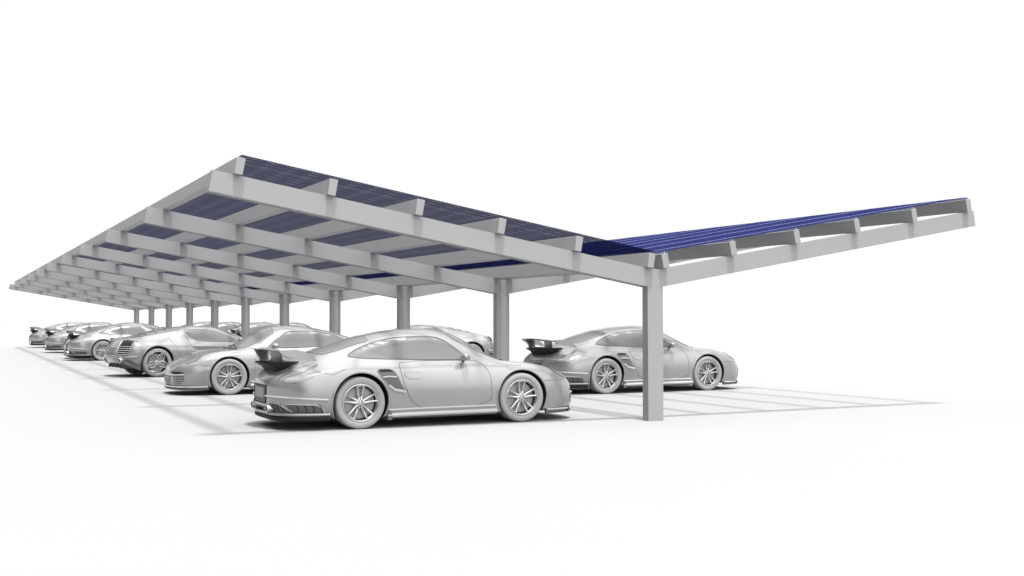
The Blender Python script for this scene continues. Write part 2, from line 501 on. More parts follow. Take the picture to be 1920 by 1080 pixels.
def cut_arches(bm, arches, name):
    me = bpy.data.meshes.new(name); bm.to_mesh(me)
    me.materials.append(M['body']); me.materials.append(M['dark'])
    o = bpy.data.objects.new(name, me); C.objects.link(o)
    cutters = []
    for (x, zc, rad, yin) in arches:
        for side in (1, -1):
            cb = bmesh.new(); n = 64
            ring = [[cb.verts.new((x + rad * math.cos(2 * PI * k / n), y, zc + rad * math.sin(2 * PI * k / n))) for k in range(n)] for y in (side * yin, side * 1.4)]
            for k in range(n): cb.faces.new((ring[0][k], ring[0][(k + 1) % n], ring[1][(k + 1) % n], ring[1][k]))
            cb.faces.new(ring[0]); cb.faces.new(ring[1][::-1])
            bmesh.ops.recalc_face_normals(cb, faces=cb.faces)
            for f in cb.faces: f.material_index = 1
            cm = bpy.data.meshes.new('c'); cb.to_mesh(cm); cb.free()
            cm.materials.append(M['body']); cm.materials.append(M['dark'])
            co = bpy.data.objects.new('c', cm); C.objects.link(co); cutters.append(co)
            md = o.modifiers.new('b', 'BOOLEAN'); md.operation = 'DIFFERENCE'; md.object = co; md.solver = 'EXACT'
    dg = bpy.context.evaluated_depsgraph_get()
    ev = o.evaluated_get(dg); nm = bpy.data.meshes.new_from_object(ev, depsgraph=dg)
    o.modifiers.clear(); o.data = nm; nm.name = name
    for c in cutters: bpy.data.objects.remove(c, do_unlink=True)
    for p in nm.polygons:
        p.use_smooth = True
        cx, cy, cz = p.center
        for (x, zc, rad, yin) in arches:
            if abs(math.hypot(cx - x, cz - zc) - rad) < 0.012 and abs(p.normal.y) < 0.3 or (abs(abs(cy) - yin) < 1e-3 and math.hypot(cx - x, cz - zc) < rad):
                if p.normal.dot(Vector((cx - x, 0, cz - zc))) < 0 or abs(p.normal.y) > .9: p.material_index = 1
    nm.set_sharp_from_angle(angle=math.radians(38))
    print(name, 'faces', len(nm.polygons))
    return o

# ---- rear-engined coupe with a fixed wing
#      x     zb    ys    z3   y3    zm   ym    zf   yf    zbt  yb    zr   yr    zq   yq   zt
K911 = [
 (-2.275, .30, .74, .36, .84, .46, .87, .56, .86, .60, .72, .62, .55, .63, .30, .635),
 (-2.20, .235, .78, .33, .86, .46, .885, .60, .865, .66, .72, .69, .55, .705, .30, .71),
 (-2.05, .20, .80, .32, .885, .47, .905, .64, .87, .73, .70, .775, .52, .80, .28, .81),
 (-1.90, .18, .82, .31, .90, .48, .925, .68, .875, .79, .68, .84, .50, .865, .28, .88),
 (-1.70, .16, .84, .31, .915, .50, .935, .72, .885, .855, .66, .905, .50, .935, .28, .95),
 (-1.50, .14, .85, .31, .92, .51, .940, .75, .890, .895, .665, .965, .515, 1.00, .28, 1.015),
 (-1.175, .13, .86, .31, .92, .52, .942, .765, .890, .93, .69, 1.055, .545, 1.105, .29, 1.12),
 (-.85, .125, .865, .30, .90, .52, .925, .765, .870, .915, .715, 1.12, .565, 1.185, .30, 1.205),
 (-.55, .125, .865, .28, .88, .52, .90, .765, .845, .89, .735, 1.165, .575, 1.24, .31, 1.262),
 (-.20, .125, .865, .27, .873, .52, .890, .76, .835, .875, .745, 1.185, .58, 1.268, .32, 1.290),
 (.10, .125, .865, .27, .873, .52, .888, .755, .832, .865, .75, 1.165, .58, 1.258, .33, 1.288),
 (.35, .125, .865, .27, .873, .52, .886, .75, .830, .855, .755, 1.07, .61, 1.19, .35, 1.235),
 (.60, .125, .865, .27, .873, .52, .884, .75, .828, .845, .76, .955, .66, 1.06, .40, 1.115),
 (.80, .125, .862, .27, .873, .52, .885, .75, .828, .84, .755, .885, .68, .945, .45, .985),
 (.98, .125, .86, .28, .876, .52, .888, .755, .83, .838, .74, .848, .64, .858, .42, .868),
 (1.175, .13, .855, .29, .878, .53, .892, .76, .832, .825, .735, .82, .61, .82, .36, .822),
 (1.40, .135, .85, .30, .875, .53, .885, .735, .828, .80, .73, .79, .60, .778, .34, .772),
 (1.60, .14, .84, .30, .868, .52, .878, .69, .820, .755, .72, .745, .59, .722, .33, .712),
 (1.80, .15, .83, .29, .86, .50, .868, .62, .815, .685, .71, .68, .58, .652, .33, .640),
 (1.95, .155, .82, .28, .85, .46, .858, .555, .81, .61, .71, .61, .57, .588, .33, .578),
 (2.08, .165, .80, .26, .83, .40, .84, .48, .80, .53, .70, .535, .56, .52, .33, .512),
 (2.17, .20, .76, .26, .80, .35, .81, .40, .78, .43, .68, .44, .55, .43, .32, .425),
]
def build_coupe(name, label, loc, rz, group):
    root = empty(name, loc, rz, label, 'car', group)
    spec = dict(keys=K911, rear=(-1.62, -2.275, 3.0), front=(1.45, 2.17, 3.2))
    bm = loft_body(spec); sf = Surf(bm)
    XR, XF, R = -1.175, 1.175, 0.34
    body = cut_arches(bm, [(XR, R + .01, .378, .56), (XF, R + .01, .372, .56)], 'body'); body.parent = root
    # arch lips
    for x, rad in ((XR, .378), (XF, .372)):
        for side in (1, -1):
            mb = MB(); pts = []
            for k in range(41):
                a = math.radians(-32 + 244 * k / 40); zz = R + .01 + (rad + .012) * math.sin(a)
                h = sf.hit('side', x + (rad + .012) * math.cos(a), zz, side, -.004)
                if h is not None and zz > .16: pts.append(h)
            mb.tube(pts, .013, 8); mb.build('arch_lip', M['body'], root)
    # side windows
    win = round_poly([(-1.30, .945), (-1.12, 1.045), (-.80, 1.150), (-.45, 1.190), (-.12, 1.195), (.06, 1.165), (.20, 1.07), (.42, .88), (.44, .872), (-.2, .880), (-1.0, .905), (-1.22, .925)], 1)
    for side in (1, -1):
        mb = MB(); sf.patch(mb, 'side', win, side, .003, .04)
        mb.build('side_window', M['glass'], root, 50)
        mb = MB(); sf.outline(mb, 'side', win, side, .007, .001); mb.build('window_frame', M['mid'], root)
        # door
        door = [(.50, .865), (.60, .815), (.68, .70), (.705, .58), (.70, .245), (-.28, .245), (-.36, .27), (-.46, .34), (-.53, .46), (-.585, .62), (-.62, .78), (-.60, .868)]
        mb = MB(); sf.outline(mb, 'side', round_poly(door, 1), side, .0035, .001, closed=True)
        dd = MB(); sf.patch(dd, 'side', round_poly(door, 1), side, .0015, .05, 0)
        d = dd.build('door', M['body'], root, 40)
        mb.build('door_gap', M['seam'], d)
        hd = round_poly([(-.56, .73), (-.32, .715), (-.31, .655), (-.36, .635), (-.50, .638), (-.56, .67)], 2)
        mb = MB(); sf.patch(mb, 'side', hd, side, .010, .02); sf.outline(mb, 'side', hd, side, .0035, .002, 1)
        mb.build('door_handle', [M['body'], M['seam']], d)
        # side air intake behind the door
        it = round_poly([(-.955, .775), (-.73, .775), (-.665, .69), (-.615, .56), (-.53, .455), (-.66, .455), (-.80, .55), (-.92, .69)], 1)
        mb = MB(); sf.patch(mb, 'side', it, side, .003, .03, 0)
        up = [(-.935, .765), (-.75, .765), (-.73, .735), (-.90, .735)]
        sf.patch(mb, 'side', up, side, .006, .03, 1)
        for ln, r in (([(-.88, .665), (-.80, .675), (-.685, .665)], .012), ([(-.80, .56), (-.72, .50), (-.56, .468)], .020)):
            mb.tube(sf.line('side', ln, side, .010), r, 8, 2)
        mb.tube(sf.line('side', it + [it[0]], side, .002), .007, 6, 3)
        mb.build('side_intake', [M['mid'], M['dark'], M['trim'], M['body']], root)
        # sill
        mb = MB()
        mb.tube(sf.line('side', [(-.78, .235), (-.4, .24), (.76, .245)], side, .002), .014, 8, 0)
        mb.tube(sf.line('side', [(-.80, .165), (-.4, .17), (.78, .175)], side, .012), .030, 8, 0)
        mb.tube(sf.line('side', [(-.80, .135), (.78, .145)], side, -.01), .026, 8, 1)
        mb.build('side_skirt', [M['trim'], M['mid']], root)
        # headlight
        hl = round_poly([(-.17, -.10), (-.10, .10), (.02, .155), (.13, .10), (.15, -.02), (.06, -.13), (-.08, -.16)], 2)
        cen = Vector((1.80, .66 * side, .70)); dr = (0.62, 0.62, 0.48)
        o_, u_, v_, d_ = sf.frame(dr, side)
        a0, b0 = (cen - o_).dot(u_), (cen - o_).dot(v_)
        hp = [(a0 + a, b0 + b) for a, b in hl]
        mb = MB(); sf.patch(mb, dr, hp, side, .006, .03, 0); mb.tube(sf.line(dr, hp + [hp[0]], side, .002), .0045, 5, 1)
        mb.build('headlight', [M['glass'], M['seam']], root)
        # bumper seam front wing
        for ln in ([(1.50, .565), (1.70, .567), (1.95, .570)], [(-1.38, .775), (-1.55, .715), (-1.75, .75), (-1.95, .70)],
                   [(.95, .79), (1.18, .782), (1.20, .73), (.97, .735), (.95, .79)]):
            mb = MB(); mb.tube(sf.line('side', ln, side, .0), .003, 5); mb.build('body_seam', M['seam'], root)
        # tail lamp
        tl = round_poly([(-2.18, .62), (-2.05, .715), (-1.80, .745), (-1.76, .71), (-1.90, .645), (-2.08, .60)], 1)
        mb = MB(); sf.patch(mb, 'side', tl, side, .003, .03); sf.outline(mb, 'side', tl, side, .0025, .001, 1)
        mb.build('tail_lamp', [M['body'], M['seam']], root)
        # rear bumper crease and corner vents with fins
        mb = MB(); mb.tube(sf.line('side', [(-2.19, .425), (-2.0, .42), (-1.62, .395)], side, .004), .013, 8)
        mb.tube(sf.line('rear', [(.28, .43), (.5, .428), (.76, .425)], side, .004), .013, 8)
        mb.build('bumper_crease', M['trim'], root)
        vt = [(-2.12, .345), (-1.78, .335), (-1.70, .30), (-1.64, .215), (-2.06, .235)]
        mb = MB(); sf.patch(mb, 'side', vt, side, .003, .03, 0)
        mb.tube(sf.line('side', vt[:4], side, .006), .007, 6, 1)
        for k in range(4):
            xx = -2.02 + .095 * k
            mb.tube(sf.line('side', [(xx, .335), (xx + .03, .30), (xx + .055, .23)], side, .010), .005, 6, 2)
        v2 = [(.40, .345), (.62, .345), (.70, .30), (.74, .24), (.40, .24)]
        sf.patch(mb, 'rear', v2, side, .003, .03, 0)
        mb.tube(sf.line('rear', v2[:4], side, .006), .006, 6, 1)
        for k in range(3):
            yy = .52 + .07 * k
            mb.tube(sf.line('rear', [(yy, .335), (yy + .01, .25)], side, .010), .005, 6, 2)
        mb.build('rear_vent', [M['mid'], M['trim'], M['dark']], root)
        # exhaust
        mb = MB(); m0 = Vector((-2.235, .40 * side, .275))
        prof = [(.038, 0), (.048, 0), (.050, .01), (.050, .12), (.038, .12), (.038, 0)]
        tmp = MB(); tmp.lathe_y(prof, 24); rot = Matrix.Rotation(PI / 2, 4, 'Z')
        tmp.v = [tuple(m0 + Vector((-(.05 - p[1]), p[0] * 1.25, p[2]))) for p in tmp.v]
        mb.add(tmp.v, tmp.f); mb.build('exhaust_pipe', M['rim'], root)
        # mirror
        mb = MB(); vs = []; fs = []; nu, nv = 14, 10
        for i in range(nv + 1):
            th = PI * i / nv
            for j in range(nu):
                ph = 2 * PI * j / nu
                ex_ = math.sin(th) * math.cos(ph); ey_ = math.cos(th); ez_ = math.sin(th) * math.sin(ph)
                ex_ = (abs(ex_) ** .8) * (1 if ex_ > 0 else -1)
                xx = .29 + (.085 if ex_ > 0 else .035) * ex_
                vs.append((xx, side * (.885 + .085 * ey_), .915 + .052 * ez_))
        for i in range(nv):
            for j in range(nu): fs.append((i * nu + j, i * nu + (j + 1) % nu, (i + 1) * nu + (j + 1) % nu, (i + 1) * nu + j))
        mb.add(vs, fs); mb.tube([(.34, side * .74, .865), (.32, side * .80, .872), (.30, side * .86, .885)], .020, 8, 1)
        mb.build('door_mirror', [M['body'], M['dark']], root)
        for (x, sd, w, yo) in ((XR, side, .29, .912), (XF, side, .24, .872)):
            make_wheel(root, x, sd, yo, R, w, 'v')
        # mud flap / bumper ends behind the wheels
        mb = MB(); mb.box((-.80, side * .60, .105), (-.745, side * .905, .22)) if side > 0 else mb.box((-.80, -.905, .105), (-.745, -.60, .22))
        mb.build('splash_guard', M['mid'], root)
        # front intakes
        up = round_poly([(.36, .415), (.40, .445), (.70, .445), (.735, .42), (.70, .375), (.40, .37)], 1)
        mb = MB(); sf.patch(mb, 'front', up, side, .003, .025, 0); mb.tube(sf.line('front', [(.37, .385), (.55, .378), (.73, .395)], side, .008), .013, 8, 1)
        lo = [(.33, .355), (.74, .365), (.72, .27), (.66, .225), (.33, .215)]
        sf.patch(mb, 'front', lo, side, .003, .025, 2)
        for zz in (.33, .285, .245): mb.tube(sf.line('front', [(.52, zz), (.72, zz)], side, .009), .006, 6, 1)
        mb.tube(sf.line('front', [(.56, .355), (.56, .225)], side, .009), .006, 6, 1)
        sf.patch(mb, 'front', [(.34, .345), (.50, .35), (.50, .225), (.34, .225)], side, .012, .03, 3)
        mb.build('front_intake', [M['dark'], M['trim'], M['mid'], M['body']], root)
    # centre grille
    mb = MB(); sf.patch(mb, 'front', [(-.31, .355), (.31, .355), (.31, .215), (-.31, .215)], 1, .003, .03, 0)
    for zz in (.325, .285, .245): mb.tube(sf.line('front', [(-.30, zz), (.30, zz)], 1, .009), .006, 6, 1)
    for yy in (-.22, -.11, 0, .11, .22): mb.tube(sf.line('front', [(yy, .345), (yy, .225)], 1, .010), .005, 6, 1)
    mb.build('grille', [M['dark'], M['trim']], root)
    # front lip
    mb = MB(); pts = [sf.hit('side', x, .18, 1, .0) for x in (1.56, 1.7, 1.85, 2.0)]
    fr = [sf.hit('front', y, .20, 1, .0) for y in (.72, .6, .45, .3, .15, 0)]
    half = [p for p in pts + fr if p is not None]
    full = half + [Vector((p.x, -p.y, p.z)) for p in half[::-1][1:]]
    mb.tube([Vector((p.x + .012, p.y, .160)) for p in full], .022, 8, 0, flat=.7)
    mb.tube([Vector((p.x - .004, p.y * .98, .128)) for p in full], .022, 8, 1, flat=1.1)
    mb.build('front_lip', [M['trim'], M['mid']], root)
    # rear valance
    pts = [sf.hit('side', x, .235, 1, .0) for x in (-1.58, -1.7, -1.85, -2.0)]
    fr = [sf.hit('rear', y, .255, 1, .0) for y in (.74, .6, .45, .3, .15, 0)]
    half = [p for p in pts + fr if p is not None]
    full = half + [Vector((p.x, -p.y, p.z)) for p in half[::-1][1:]]
    mb = MB(); mb.tube([Vector((p.x - .004, p.y, .205)) for p in full], .026, 8, 0, flat=.8)
    mb.tube([Vector((p.x + .01, p.y * .98, .160)) for p in full], .032, 8, 1, flat=1.3)
    mb.build('rear_valance', [M['body'], M['dark']], root)
    # glass front and rear
    ws = round_poly([(.24, .52), (.34, .55), (.62, .635), (.86, .675), (.93, .55), (.965, 0), (.93, -.55), (.86, -.675), (.62, -.635), (.34, -.55), (.24, -.52), (.21, 0)], 1)
    mb = MB(); sf.patch(mb, 'top', ws, 1, .003, .05); sf.outline(mb, 'top', ws, 1, .005, .001, 1); mb.build('windshield', [M['glass'], M['mid']], root, 50)
    rw = round_poly([(-.92, .46), (-1.02, .51), (-1.50, .49), (-1.60, .42), (-1.62, 0), (-1.60, -.42), (-1.50, -.49), (-1.02, -.51), (-.92, -.46), (-.88, 0)], 1)
    mb = MB(); sf.patch(mb, 'top', rw, 1, .003, .05); sf.outline(mb, 'top', rw, 1, .004, .001, 1); mb.build('rear_window', [M['glass'], M['seam']], root, 50)
    # cowl with wipers
    mb = MB(); mb.tube(sf.line('top', [(.985, -.60), (1.01, -.3), (1.02, 0), (1.01, .3), (.985, .60)], 1, .004), .010, 6)
    mb.tube(sf.line('top', [(.97, .50), (.93, .2), (.90, -.1)], 1, .012), .006, 6)
    mb.tube(sf.line('top', [(.97, .05), (.93, -.25), (.90, -.5)], 1, .012), .006, 6)
    mb.build('wiper', M['dark'], root)
    # bonnet and engine lid gaps
    mb = MB(); sf.outline(mb, 'top', round_poly([(1.03, .60), (1.4, .56), (1.75, .46), (1.95, .30), (1.98, 0), (1.95, -.30), (1.75, -.46), (1.4, -.56), (1.03, -.60)], 1), 1, .003, 0)
    sf.outline(mb, 'top', [(-1.66, .50), (-1.95, .52), (-2.13, .50), (-2.17, .2), (-2.17, -.2), (-2.13, -.50), (-1.95, -.52), (-1.66, -.50)], 1, .003, 0)
    mb.build('lid_gap', M['seam'], root)
    # licence plate recess
    mb = MB(); pr = [(-.31, .565), (.31, .565), (.29, .335), (-.29, .335)]
    sf.patch(mb, 'rear', pr, 1, .004, .04, 0); sf.outline(mb, 'rear', pr, 1, .008, .004, 1)
    sf.patch(mb, 'rear', [(-.22, .53), (.22, .53), (.22, .40), (-.22, .40)], 1, .010, .04, 2)
    mb.build('plate_recess', [M['mid'], M['dark'], M['disc']], root)
    # rear wing
    wg = MB(); vs = []; ns = 33; prof = 10
    for i in range(ns):
        sy = -1 + 2 * i / (ns - 1); s_ = abs(sy)
        xt = -2.385 + .33 * s_ ** 3.2; xl = -2.06 + .16 * s_ ** 2.6; z = 1.015 - .02 * s_ ** 3.5; y = sy * .66
        ch = xl - xt; th = .014
        for q in range(prof):
            a = 2 * PI * q / prof
            cx_ = xt + ch * (.5 + .5 * math.cos(a)); tz = th * math.sin(a) * (.5 + .4 * math.cos(a) if True else 1)
            zz = z + tz + .035 * (1 - (cx_ - xt) / ch) ** 2 * (1 - s_ ** 3) - .018 * ((cx_ - xt) / ch) * (1 + .9 * s_ ** 3)
            vs.append((cx_, y, zz))
    fs = []
    for i in range(ns - 1):
        for q in range(prof): fs.append((i * prof + q, i * prof + (q + 1) % prof, (i + 1) * prof + (q + 1) % prof, (i + 1) * prof + q))
    fs.append(tuple(range(prof))); fs.append(tuple((ns - 1) * prof + q for q in range(prof)))
    wg.add(vs, fs)
    sp = wg.build('spoiler', M['body'], root, 60)
    pd = MB()   # pedestal rising out of the engine lid
    lv = [(.72, -2.13, -1.72, .42), (.79, -2.18, -1.74, .45), (.845, -2.27, -1.80, .47), (.862, -2.26, -1.84, .465)]
    vs = []; rings = 24
    for (z, xa, xb, hy) in lv:
        for q in range(rings):
            a = 2 * PI * q / rings; cx_ = math.cos(a); sy_ = math.sin(a)
            px = (abs(cx_) ** .5) * (1 if cx_ > 0 else -1); py = (abs(sy_) ** .35) * (1 if sy_ > 0 else -1)
            vs.append(((xa + xb) / 2 + (xb - xa) / 2 * px, hy * py, z + (.012 if cx_ > 0 else 0)))
    fs = [(i * rings + q, i * rings + (q + 1) % rings, (i + 1) * rings + (q + 1) % rings, (i + 1) * rings + q) for i in range(len(lv) - 1) for q in range(rings)]
    fs.append(tuple(range(rings))[::-1]); fs.append(tuple((len(lv) - 1) * rings + q for q in range(rings)))
    pd.add(vs, fs); pd.build('spoiler_base', M['dark'], sp, 40)
    for side in (1, -1):
        st = MB()
        y0, y1 = side * .30, side * .36
        vs = [(-2.18, y0, .85), (-2.06, y0, .85), (-2.10, y0 * 1.25, 1.01), (-2.26, y0 * 1.25, 1.02), (-2.18, y1, .85), (-2.06, y1, .85), (-2.10, y1 * 1.22, 1.01), (-2.26, y1 * 1.22, 1.02)]
        st.add(vs, [(0, 1, 2, 3), (4, 7, 6, 5), (0, 4, 5, 1), (1, 5, 6, 2), (2, 6, 7, 3), (3, 7, 4, 0)], 0, False)
        st.build('spoiler_strut', M['body'], sp)
        ep = MB(); pl_ = [(-2.20, 1.025), (-1.98, 1.032), (-1.86, 1.010), (-1.77, .955), (-1.69, .888), (-1.75, .882), (-2.00, .930), (-2.10, .950), (-2.17, .990)]; n_ = len(pl_)
        vs = [(x_, side * .655, z_) for x_, z_ in pl_] + [(x_, side * .685, z_) for x_, z_ in pl_]
        ep.add(vs, [tuple(range(n_)), tuple(range(2 * n_ - 1, n_ - 1, -1))] + [(i, (i + 1) % n_, (i + 1) % n_ + n_, i + n_) for i in range(n_)])
        ep.build('spoiler_end_plate', M['body'], sp)
    return root

# ---- mid-engined supercar
KR8 = [
 (-2.24, 0.44, 0.74, 0.46, 0.86, 0.5, 0.88, 0.54, 0.87, 0.56, 0.8, 0.57, 0.58, 0.575, 0.3, 0.58),
 (-2.16, 0.36, 0.76, 0.44, 0.88, 0.54, 0.9, 0.62, 0.885, 0.66, 0.82, 0.68, 0.6, 0.69, 0.3, 0.69),
 (-2.06, 0.31, 0.78, 0.42, 0.89, 0.57, 0.915, 0.72, 0.89, 0.8, 0.82, 0.82, 0.62, 0.83, 0.32, 0.84),
 (-1.95, 0.27, 0.8, 0.44, 0.885, 0.69, 0.925, 0.76, 0.89, 0.885, 0.8, 0.925, 0.6, 0.935, 0.3, 0.94),
 (-1.75, 0.22, 0.82, 0.4, 0.91, 0.67, 0.945, 0.77, 0.91, 0.895, 0.76, 0.95, 0.57, 0.98, 0.3, 0.992),
 (-1.5, 0.17, 0.84, 0.37, 0.925, 0.67, 0.96, 0.79, 0.92, 0.9, 0.73, 0.985, 0.56, 1.03, 0.3, 1.045),
 (-1.325, 0.15, 0.85, 0.36, 0.93, 0.67, 0.965, 0.8, 0.92, 0.905, 0.72, 1.01, 0.555, 1.07, 0.3, 1.087),
 (-1, 0.135, 0.86, 0.34, 0.91, 0.66, 0.955, 0.79, 0.9, 0.905, 0.73, 1.06, 0.56, 1.14, 0.3, 1.155),
 (-0.6, 0.13, 0.865, 0.32, 0.875, 0.63, 0.93, 0.745, 0.885, 0.885, 0.76, 1.13, 0.58, 1.2, 0.31, 1.22),
 (-0.25, 0.13, 0.865, 0.31, 0.86, 0.59, 0.905, 0.72, 0.87, 0.865, 0.775, 1.16, 0.59, 1.235, 0.32, 1.252),
 (0.1, 0.13, 0.865, 0.31, 0.855, 0.59, 0.895, 0.71, 0.86, 0.85, 0.785, 1.15, 0.6, 1.23, 0.33, 1.252),
 (0.4, 0.13, 0.865, 0.31, 0.855, 0.59, 0.89, 0.7, 0.855, 0.835, 0.79, 1.07, 0.63, 1.18, 0.35, 1.212),
 (0.7, 0.13, 0.865, 0.31, 0.86, 0.6, 0.895, 0.7, 0.86, 0.82, 0.79, 0.97, 0.67, 1.08, 0.4, 1.125),
 (1, 0.13, 0.86, 0.32, 0.87, 0.63, 0.91, 0.72, 0.87, 0.815, 0.78, 0.88, 0.69, 0.96, 0.45, 0.995),
 (1.22, 0.13, 0.86, 0.33, 0.88, 0.65, 0.925, 0.74, 0.88, 0.82, 0.77, 0.835, 0.66, 0.865, 0.42, 0.88),
 (1.45, 0.135, 0.85, 0.34, 0.885, 0.65, 0.925, 0.735, 0.88, 0.8, 0.77, 0.795, 0.64, 0.8, 0.38, 0.805),
 (1.75, 0.14, 0.84, 0.34, 0.875, 0.62, 0.91, 0.69, 0.87, 0.74, 0.77, 0.735, 0.62, 0.728, 0.35, 0.728),
 (2, 0.15, 0.82, 0.28, 0.87, 0.46, 0.89, 0.61, 0.85, 0.66, 0.75, 0.66, 0.6, 0.65, 0.34, 0.648),
 (2.18, 0.17, 0.78, 0.27, 0.84, 0.42, 0.86, 0.52, 0.82, 0.56, 0.72, 0.565, 0.58, 0.558, 0.33, 0.556),
 (2.29, 0.24, 0.72, 0.3, 0.8, 0.38, 0.81, 0.42, 0.78, 0.44, 0.7, 0.445, 0.56, 0.445, 0.32, 0.445),
]
def build_super(name, label, loc, rz, group):
    root = empty(name, loc, rz, label, 'car', group)
    spec = dict(keys=KR8, rear=(-1.55, -2.24, 2.7), front=(1.55, 2.29, 2.8))
    bm = loft_body(spec); sf = Surf(bm)
    XR, XF, R = -1.325, 1.325, 0.355
    body = cut_arches(bm, [(XR, R + .012, .395, .58), (XF, R + .012, .392, .58)], 'body'); body.parent = root
    for x, rad in ((XR, .395), (XF, .392)):
        for side in (1, -1):
            mb = MB(); pts = []
            for k in range(41):
                a = math.radians(-30 + 240 * k / 40); zz = R + .012 + (rad + .02) * math.sin(a)
                h = sf.hit('side', x + (rad + .02) * math.cos(a), zz, side, -.004)
                if h is not None and zz > .18: pts.append(h)
            mb.tube(pts, .020, 8); mb.build('arch_lip', M['body'], root)
    win = round_poly([(-.58, 1.135), (-.36, .885), (.0, .868), (.60, .845), (.86, .845), (.72, .93), (.45, 1.05), (.20, 1.135), (-.10, 1.168), (-.40, 1.165)], 1)
    for side in (1, -1):
        mb = MB(); sf.patch(mb, 'side', win, side, .003, .04); mb.build('side_window', M['glass'], root, 50)
        mb = MB(); sf.outline(mb, 'side', win, side, .006, .001); mb.build('window_frame', M['mid'], root)
        door = [(.95, .83), (.98, .60), (.90, .30), (.80, .22), (-.20, .22), (-.28, .40), (-.36, .64), (-.42, .72), (-.37, .86)]
        dd = MB(); sf.patch(dd, 'side', round_poly(door, 1), side, .0015, .05); d = dd.build('door', M['body'], root, 40)
        mb = MB(); sf.outline(mb, 'side', round_poly(door, 1), side, .0035, .001); mb.build('door_gap', M['seam'], d)
        # dark channel along the door
        ch = [(-.44, .735), (.62, .720), (.50, .690), (.20, .655), (-.30, .650)]
        mb = MB(); sf.patch(mb, 'side', ch, side, .004, .04, 0); mb.tube(sf.line('side', [(-.46, .742), (.0, .738), (.64, .726)], side, .004), .010, 6, 1)
        mb.build('side_channel', [M['mid'], M['body']], root)
        # blade seams ahead of the rear wheel
        for ln in ([(-.60, 1.12), (-.44, .74), (-.30, .40), (-.25, .22)], [(-.98, 1.00), (-.93, .86), (-.80, .60), (-.68, .36)], [(-1.75, .805), (-1.60, .79)]):
            mb = MB(); mb.tube(sf.line('side', ln, side, 0), .0035, 5); mb.build('body_seam', M['seam'], root)
        mb = MB(); mb.tube(sf.line('side', [(-.88, .20), (.90, .20)], side, .006), .022, 8, 0)
        mb.tube(sf.line('side', [(-.88, .150), (.90, .150)], side, -.01), .026, 8, 1); mb.build('side_skirt', [M['body'], M['mid']], root)
        # tail cluster: dark lamp over four bright slats, framed by pillars
        dr = (-1.0, 0.62, 0.12); cen = Vector((-2.00, .60 * side, .70)); o_, u_, v_, d_ = sf.frame(dr, side)
        a0, b0 = (cen - o_).dot(u_), (cen - o_).dot(v_)
        lp = lambda pts: [(a0 + a, b0 + b) for a, b in pts]
        mb = MB(); sf.patch(mb, dr, lp([(-.24, .19), (.20, .19), (.18, -.17), (-.17, -.17)]), side, .003, .025, 0)
        for k, zz in enumerate((.045, -.005, -.055, -.105, -.15)):
            e = .012 * k
            mb.tube(sf.line(dr, lp([(-.205 + e, zz), (0, zz), (.185 - e * .3, zz)]), side, .014), .009, 6, 1)
        for ln in ([(-.255, .20), (-.23, .05), (-.18, -.17)], [(.215, .20), (.205, .05), (.195, -.17)]):
            mb.tube(sf.line(dr, lp(ln), side, .010), .022, 8, 2)
        mb.tube(sf.line(dr, lp([(-.255, .205), (0, .21), (.215, .205)]), side, .006), .018, 8, 2)
        mb.build('vent_cluster', [M['slot'], M['trim'], M['body']], root)
        mb = MB(); sf.patch(mb, dr, lp([(-.235, .184), (.195, .184), (.19, .075), (-.210, .075)]), side, .016, .02, 0); mb.build('tail_lamp', M['dark'], root)
        # trumpet exhaust
        mb = MB(); tmp = MB()
        tmp.lathe_y([(.056, 0), (.074, .0), (.078, .012), (.060, .14), (.046, .14), (.056, 0)], 24)
        tmp.v = [(-2.17 + .22 * 0 + p[1], side * .62 + p[0] * 1.1, .42 + p[2]) for p in tmp.v]
        mb.add(tmp.v, tmp.f); mb.build('exhaust_pipe', M['rim'], root)
        # mirror
        mb = MB(); vs = []; fs = []; nu, nv = 14, 10
        for i in range(nv + 1):
            th = PI * i / nv
            for j in range(nu):
                ph = 2 * PI * j / nu; ex_ = math.sin(th) * math.cos(ph)
                vs.append((.78 + (.08 if ex_ > 0 else .035) * ex_, side * (.95 + .10 * math.cos(th)), .90 + .05 * math.sin(th) * math.sin(ph)))
        for i in range(nv):
            for j in range(nu): fs.append((i * nu + j, i * nu + (j + 1) % nu, (i + 1) * nu + (j + 1) % nu, (i + 1) * nu + j))
        mb.add(vs, fs); mb.tube([(.82, side * .78, .845), (.80, side * .86, .865), (.79, side * .90, .875)], .018, 8)
        mb.build('door_mirror', M['body'], root)
        hl = [(2.10, .56), (1.92, .66), (1.70, .69), (1.82, .60), (2.05, .52)]
        mb = MB(); sf.patch(mb, 'side', hl, side, .004, .03); sf.outline(mb, 'side', hl, side, .004, .002, 1); mb.build('headlight', [M['glass'], M['seam']], root)
        for (x, w, yo) in ((XR, .30, .935), (XF, .25, .905)): make_wheel(root, x, side, yo, R, w, 'y', .78)
        mb = MB(); sf.patch(mb, 'front', [(.40, .46), (.72, .46), (.70, .28), (.44, .26)], side, .003, .03, 0)
        for zz in (.42, .36, .31): mb.tube(sf.line('front', [(.42, zz), (.71, zz)], side, .009), .006, 6, 1)
        mb.build('front_intake', [M['dark'], M['trim']], root)
    # bumper shelf, dark diffuser
    pts = [sf.hit('side', x, .50, 1, 0) for x in (-1.80, -1.92, -2.02)]
    fr = [sf.hit('rear', y, .50, 1, 0) for y in (.80, .6, .4, .2, 0)]
    half = [p for p in pts + fr if p is not None]; full = half + [Vector((p.x, -p.y, p.z)) for p in half[::-1][1:]]
    mb = MB(); mb.tube([Vector((p.x - .020, p.y, .500)) for p in full], .034, 8, 0, flat=1.2); mb.build('bumper_shelf', M['body'], root)
    mb = MB()
    rows_ = [(.60, -1.78, .215), (.85, -1.80, .26), (.85, -2.08, .36), (.60, -2.12, .34)]
